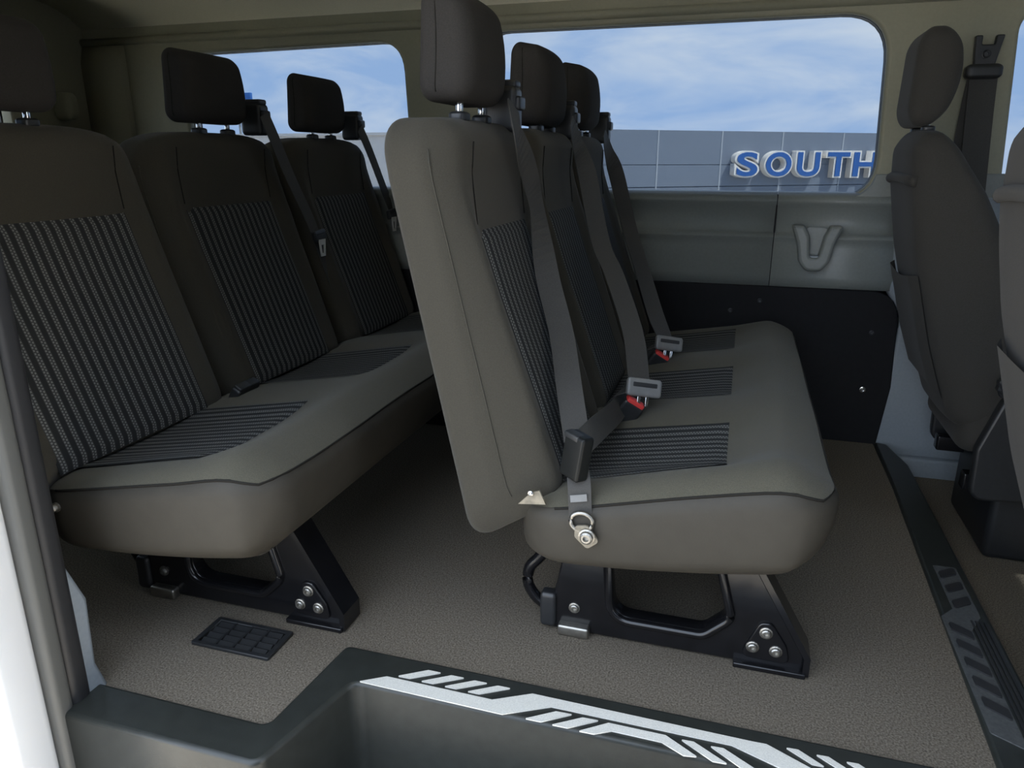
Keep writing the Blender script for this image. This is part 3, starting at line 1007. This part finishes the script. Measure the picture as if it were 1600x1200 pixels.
# =================================================================== FRONT SEATS
def front_seat(label, yc, hw, dx, head_hw):
    root = empty('front_seat', (0.75 + dx, yc, -0.1))
    tag(root, label, 'car seat', 'front seats')
    xr = [(0.20, 0.60), (0.31, 0.545), (0.51, 0.472), (0.75, 0.405), (0.93, 0.370), (1.03, 0.362), (1.08, 0.372)]
    xfz = [(0.20, 0.78), (0.45, 0.73), (0.60, 0.685), (0.75, 0.640), (0.92, 0.550), (1.0, 0.495), (1.08, 0.445)]

    def bdef(d, w, t):
        s = (d + 0.07) / 0.14
        tt = (t + 0.4) / 0.8
        z = lerp(lerp(0.26, 0.34, s), 1.075 - 0.02 * abs(w / hw) ** 3, tt)
        x = lerp(interp(xr, z), interp(xfz, z), s)
        x += 0.03 * (1 - s) * (w / hw) ** 4 * (1 - tt * 0.3)
        yy = w * (1 - 0.16 * sst(0.72, 1.0, tt) + 0.02 * math.sin(PI * tt))
        return (x + dx, yc + yy, z)
    bk = softbox('backrest', (0.07, hw, 0.4), (0.05, 0.06, 0.06), FABF, root, n=(4, 10, 26), k=5, deform=bdef)
    # rear shell: fabric back panel with a cross seam and map pocket
    for zt_ in (0.952,):
        sp = []
        for i in range(15):
            w = lerp(-hw * 0.86, hw * 0.86, i / 14)
            tt = (zt_ - 0.26) / 0.815
            p = Vector(bdef(*softmap((-0.07, w, tt * 0.8 - 0.4), (0.07, hw, 0.4), (0.05, 0.06, 0.06))))
            sp.append(p + Vector((-0.001, 0, 0)))
        tube('cross_roll', sp, 0.013, FABF, bk, sides=10)
    V, Fc = [], []
    for i in range(13):
        for j in range(11):
            w = lerp(-hw * 0.80, hw * 0.80, i / 12)
            z = lerp(0.36, 0.70 - 0.02 * math.cos(PI * (i / 12 - 0.5)), j / 10)
            e = 0.014 if (0 < i < 12 and 0 < j) else -0.004
            V.append((interp(xr, z) + dx - e, yc + w, z))
    for i in range(12):
        for j in range(10):
            p = i * 11 + j
            Fc.append((p, p + 1, p + 12, p + 11))
    mesh('map_pocket', V, Fc, FABF, root)

    def hdef(d, w, t):
        tt = (t + 0.122) / 0.244
        s = (d + 0.055) / 0.11
        depth = 0.062 + 0.052 * math.sin(PI * min(1, max(0, 0.10 + 0.74 * tt)))
        x = 0.352 + s * depth + 0.006 * tt
        return (x + dx, yc + w * (1 - 0.03 * tt), 1.205 + t)
    hr = softbox('headrest', (0.055, head_hw, 0.122), (0.045, 0.04, 0.055), FABF, root, n=(4, 6, 10), k=5, deform=hdef)
    for sg in (-1, 1):
        tube('post', [(0.41 + dx, yc + sg * 0.07, 1.03), (0.405 + dx, yc + sg * 0.07, 1.12)], 0.007, CHROME, hr, sides=10)
        softbox('post_collar', (0.016, 0.018, 0.008), (0.01, 0.01, 0.005), BPLAST, hr, n=(1, 1, 1), k=2, at=(0.412 + dx, yc + sg * 0.07, 1.077))

    def cdef(x, y, z):
        X = x + 0.86
        return (X + dx, yc + y, 0.33 + z + 0.05 * (x / 0.28) + (0.02 if z > 0 else 0) * (abs(y) / hw) ** 3)
    softbox('cushion', (0.28, hw, 0.075), (0.06, 0.06, 0.05), FABF, root, n=(6, 8, 3), k=4, deform=cdef)
    # hinge side covers with recliner knob and riser
    for sg in (-1, 1):
        sc = rounded([(0.62, 0.10), (1.10, 0.14), (1.12, 0.30), (0.80, 0.36), (0.735, 0.42), (0.66, 0.40), (0.615, 0.25)], 0.04, 4)
        cv = plate('side_cover', [[(x + dx, z) for x, z in sc]], PL_XZ, yc + sg * (hw + 0.018), 0.018, BPLAST, root, bevel=0.008)
        V, Fc = [], []
        kc = Vector((0.672 + dx, yc + sg * (hw + 0.03), 0.435))
        n = 24
        for (rr, dd) in ((0.040, 0.0), (0.040, 0.022), (0.033, 0.030), (0.012, 0.030), (0.0005, 0.028)):
            for j in range(n):
                r2 = rr * (1 + (0.05 if j % 2 else -0.03) * (1 if rr > 0.035 else 0))
                t = 2 * PI * j / n
                V.append(kc + Vector((r2 * math.cos(t), sg * dd, r2 * math.sin(t))))
        for i in range(4):
            for j in range(n):
                Fc.append((i * n + j, i * n + (j + 1) % n, (i + 1) * n + (j + 1) % n, (i + 1) * n + j))
        mesh('recliner_knob', V, Fc, BPLAST, cv, smooth=False)
    box('riser', (0.70 + dx, yc - hw + 0.03, -0.10), (1.10 + dx, yc + hw - 0.03, 0.26), BPLAST, root, bev=0.02)
    for sg in (-1, 1):
        box('slide_rail', (0.62 + dx, yc + sg * (hw - 0.06) - 0.02, 0.10), (1.14 + dx, yc + sg * (hw - 0.06) + 0.02, 0.15), BPAINT, root, bev=0.006)
    return root


drv = front_seat('charcoal front seat beside the far pillar, headrest clear of the window', 2.38, 0.215, 0.042, 0.115)
pas = front_seat('charcoal front seat closest to the open door, cut by the right edge', 1.215, 0.300, 0.03, 0.090)

# =================================================================== SMALL THINGS
# pillar seat belt
pb = empty('pillar_seat_belt', (0.69, YW - 0.02, 1.0))
tag(pb, 'dark seat belt hanging from its forked anchor on the beige pillar', 'seat belt')
ribbon('webbing', [P(1537, 118, 'y', YW - 0.03), P(1530, 180, 'y', YW - 0.03), P(1522, 260, 'y', YW - 0.035), P(1515, 330, 'y', YW - 0.045)], [Vector((1, 0, 0))] * 4, 0.078, BELT, pb)
ribbon('webbing_return', [P(1528, 122, 'y', YW - 0.015), P(1515, 180, 'y', YW - 0.015), P(1500, 260, 'y', YW - 0.015), P(1492, 320, 'y', YW - 0.015)], [Vector((1, 0, 0))] * 4, 0.06, BELT, pb)
an = P(1536, 112, 'y', YW - 0.03)
softbox('d_ring', (0.052, 0.020, 0.022), (0.02, 0.012, 0.014), BPLAST, pb, n=(2, 1, 1), k=4, at=an)
fk = [(-0.026, 0.0), (0.026, 0.0), (0.034, 0.05), (0.044, 0.105), (0.022, 0.105), (0.020, 0.078), (-0.016, 0.078), (-0.016, 0.105), (-0.036, 0.105), (-0.032, 0.05)]
plate('forked_anchor', [rounded([(an.x + a_, an.z + b_) for a_, b_ in fk], 0.004, 2)], PL_XZ, YW - 0.022, 0.012, BPLAST, pb, bevel=0.004)
bolt('anchor_bolt', (an.x, YW - 0.034, an.z + 0.05), (0, -1, 0), 0.011, 0.008, BPLAST, pb)

# V-shaped moulded cup holder on the far panel
hc = P(1272, 385, 'y', YW - 0.03)
hold = empty('wall_holder', (hc.x, YW - 0.03, hc.z))
tag(hold, 'V-shaped grey moulded holder on the panel under the far window', 'holder')
vo = rounded([(-0.084, 0.076), (-0.040, 0.074), (-0.020, 0.036), (-0.014, -0.034), (0.014, -0.034), (0.026, 0.036), (0.044, 0.074), (0.086, 0.074),
              (0.062, 0.015), (0.050, -0.050), (0.026, -0.082), (-0.024, -0.082), (-0.048, -0.050), (-0.060, 0.015)],
             [0.01, 0.01, 0.02, 0.012, 0.012, 0.02, 0.01, 0.01, 0.03, 0.03, 0.03, 0.03, 0.03, 0.03], 4)
plate('rim', [[(hc.x + a_, hc.z + b_) for a_, b_ in vo]], PL_XZ, YW - 0.048, 0.030, GREYTRIM, hold, bevel=0.011)
softbox('back_dish', (0.040, 0.004, 0.055), (0.02, 0.003, 0.02), GREYTRIM, hold, n=(1, 1, 1), k=3, at=(hc.x + 0.002, YW - 0.030, hc.z + 0.012))
softbox('floor_lip', (0.022, 0.014, 0.006), (0.008, 0.006, 0.004), LIGHTTRIM, hold, n=(1, 1, 1), k=2, at=(hc.x, YW - 0.056, hc.z - 0.034))

# floor vent
vc = Vector((-0.960, 1.138, 0.0))
vent = empty('floor_vent', vc)
tag(vent, 'black slotted air vent grille set in the carpet', 'vent')
vx, vy = 0.096, 0.048
plate('vent_frame', [rounded(rect(vc.x - vx, vc.y - vy, vc.x + vx, vc.y + vy), 0.004, 2), rect(vc.x - vx + 0.012, vc.y - vy + 0.010, vc.x + vx - 0.012, vc.y + vy - 0.010)],
      PL_XY, 0.004, 0.004, BPLAST, vent, bevel=0.0015)
box('vent_well', (vc.x - vx + 0.01, vc.y - vy + 0.008, 0.0003), (vc.x + vx - 0.01, vc.y + vy - 0.008, 0.0012), RUBBER, vent)
for k in range(1, 4):
    x = vc.x - vx + 0.012 + (2 * vx - 0.024) * k / 4
    box('divider', (x - 0.0022, vc.y - vy + 0.010, 0.001), (x + 0.0022, vc.y + vy - 0.010, 0.0072), BPLAST, vent)
for k in range(4):
    y = vc.y - vy + 0.010 + (2 * vy - 0.020) * (k + 0.5) / 4
    for j in range(4):
        x0 = vc.x - vx + 0.014 + (2 * vx - 0.028) * j / 4
        x1 = vc.x - vx + 0.014 + (2 * vx - 0.028) * (j + 1) / 4 - 0.003
        V = [(x0, y - 0.006, 0.0015), (x1, y - 0.006, 0.0015), (x1, y + 0.006, 0.0062), (x0, y + 0.006, 0.0062),
             (x0, y - 0.004, 0.001), (x1, y - 0.004, 0.001), (x1, y + 0.008, 0.005), (x0, y + 0.008, 0.005)]
        mesh('slat', V, [(0, 1, 2, 3), (7, 6, 5, 4), (0, 4, 5, 1), (2, 6, 7, 3), (1, 5, 6, 2), (0, 3, 7, 4)], BPLAST, vent, smooth=False)

# =================================================================== OUTSIDE
DB = 30.0
pL = P(945, 202, 'y', DB)
ZTOP = pL.z
pR = P(1360, 208, 'z', ZTOP)
dirv = Vector((pR.x - pL.x, pR.y - pL.y, 0)).normalized()
nrm = Vector((dirv.y, -dirv.x, 0))
fac_c = Vector((pL.x, pL.y, 0))


def on_fac(u, v, off=0.0):
    """distance along the facade and height where a ray of the photo meets it"""
    d = _R * ((u - 800) / F_PX) - _U * ((v - 600) / F_PX) + _F
    q0 = fac_c + nrm * off
    t = (q0 - _C).dot(nrm) / d.dot(nrm)
    h = _C + d * t
    return (h - fac_c).dot(dirv), h.z


FM = Matrix(((dirv.x, 0, nrm.x, fac_c.x), (dirv.y, 0, nrm.y, fac_c.y), (0, 1, 0, 0), (0, 0, 0, 1)))     # (along, up, out)


def fbox(name, a0, z0, a1, z1, o0, o1, m, parent):
    V, Fc = box_geo((a0, z0, o0), (a1, z1, o1))
    return mesh(name, [FM @ Vector(v) for v in V], Fc, m, parent, smooth=False)


seams = [on_fac(u, 250)[0] for u in (1027, 1126, 1220, 1314)]
stp = (seams[-1] - seams[0]) / 3
cols = [seams[0] - stp * k for k in (3, 2, 1)] + seams + [seams[-1] + stp * k for k in (1, 2, 3)]
zmid = on_fac(1220, 257)[1]
bld = empty('showroom_building', FM @ Vector(((cols[0] + cols[-1]) / 2, ZG, -3)))
tag(bld, 'long flat-roofed building clad in blue-grey panels with blue lettering', 'building')
fbox('wall', cols[0], ZG, cols[-1], ZTOP - 0.05, -6.0, -0.08, PANEL, bld)
for a0, a1 in zip(cols, cols[1:]):
    fbox('panel', a0 + 0.032, zmid + 0.012, a1 - 0.032, ZTOP, -0.08, 0.0, PANEL, bld)
    fbox('panel', a0 + 0.032, -0.86 + zmid, a1 - 0.032, zmid - 0.012, -0.08, 0.0, PANEL, bld)
    fbox('joint_strip', a0 - 0.032, ZG, a0 + 0.032, ZTOP, -0.08, 0.012, JOINT, bld)
    fbox('panel', a0 + 0.032, ZG, a1 - 0.032, zmid - 0.9, -0.08, 0.0, PANEL, bld)


def glyph(ch, u0, u1, v0, v1, parent):
    """one built-up channel letter: white can with a blue face"""
    a0, zt_ = on_fac(u0, v0, 0.35)
    a1, zb_ = on_fac(u1, v1, 0.35)
    for nm, off, o0, o1, m in (('letter', 0.032, 0.0, 0.30, SIGNWHITE), ('letter_face', -0.014, 0.30, 0.33, SIGNBLUE)):
        cu = bpy.data.curves.new(nm, 'FONT')
        cu.body = ch
        cu.size = 1.0
        cu.offset = 0.035
        cu.extrude = 0.5
        tmp = bpy.data.objects.new('tmp', cu)
        COL.objects.link(tmp)
        dg = bpy.context.evaluated_depsgraph_get()
        dg.update()
        bare = bpy.data.meshes.new_from_object(tmp.evaluated_get(dg))
        xs = [v.co.x for v in bare.vertices]
        ys = [v.co.y for v in bare.vertices]
        bx0, bx1, by0, by1 = min(xs), max(xs), min(ys), max(ys)
        cu.offset = 0.035 + off
        dg.update()
        tmp.data.update_tag()
        dg = bpy.context.evaluated_depsgraph_get()
        dg.update()
        me = bpy.data.meshes.new_from_object(tmp.evaluated_get(dg))
        bpy.data.objects.remove(tmp)
        bpy.data.meshes.remove(bare)
        for v in me.vertices:
            x = lerp(a0, a1, (v.co.x - bx0) / (bx1 - bx0))
            z = lerp(zb_, zt_, (v.co.y - by0) / (by1 - by0))
            o = o0 if v.co.z < 0 else o1
            v.co = FM @ Vector((x, z, o))
        me.update()
        ob = link(nm, me, m, parent, smooth=False)
        parent = ob
    return ob


for ch, u0, u1 in (('S', 1153, 1184), ('O', 1199, 1236), ('U', 1248, 1280), ('T', 1295, 1326), ('H', 1336, 1370)):
    glyph(ch, u0, u1, 237, 276, bld)

# white building seen past the rear bench
wb = empty('white_building', (-34, 44, ZG))
tag(wb, 'plain white building seen through the rearmost far window', 'building')
zt2 = P(600, 207, 'y', 42.0).z
box('wall', (-46, 42.0, ZG), (cols[0] + fac_c.x - 1.0, 50.0, zt2 - 0.15), WHITEWALL, wb)
box('parapet', (-46.2, 41.8, zt2 - 0.15), (cols[0] + fac_c.x - 0.9, 50.2, zt2), WHITEWALL, wb)
# blue sign on a post above it
sg0, sg1 = P(377, 146, 'y', 52.0), P(392, 157, 'y', 52.0)
sgn = empty('roadside_sign', (sg0.x, 52.1, ZG))
tag(sgn, 'small blue sign panel on a post beyond the white building', 'sign')
box('sign_panel', (sg0.x - 1.2, 52.0, sg1.z), (sg1.x, 52.25, sg0.z + 0.05), SIGNBLUE, sgn, bev=0.04)
tube('post', [(sg0.x - 0.5, 52.12, ZG), (sg0.x - 0.5, 52.12, sg1.z + 0.1)], 0.09, STEEL, sgn)
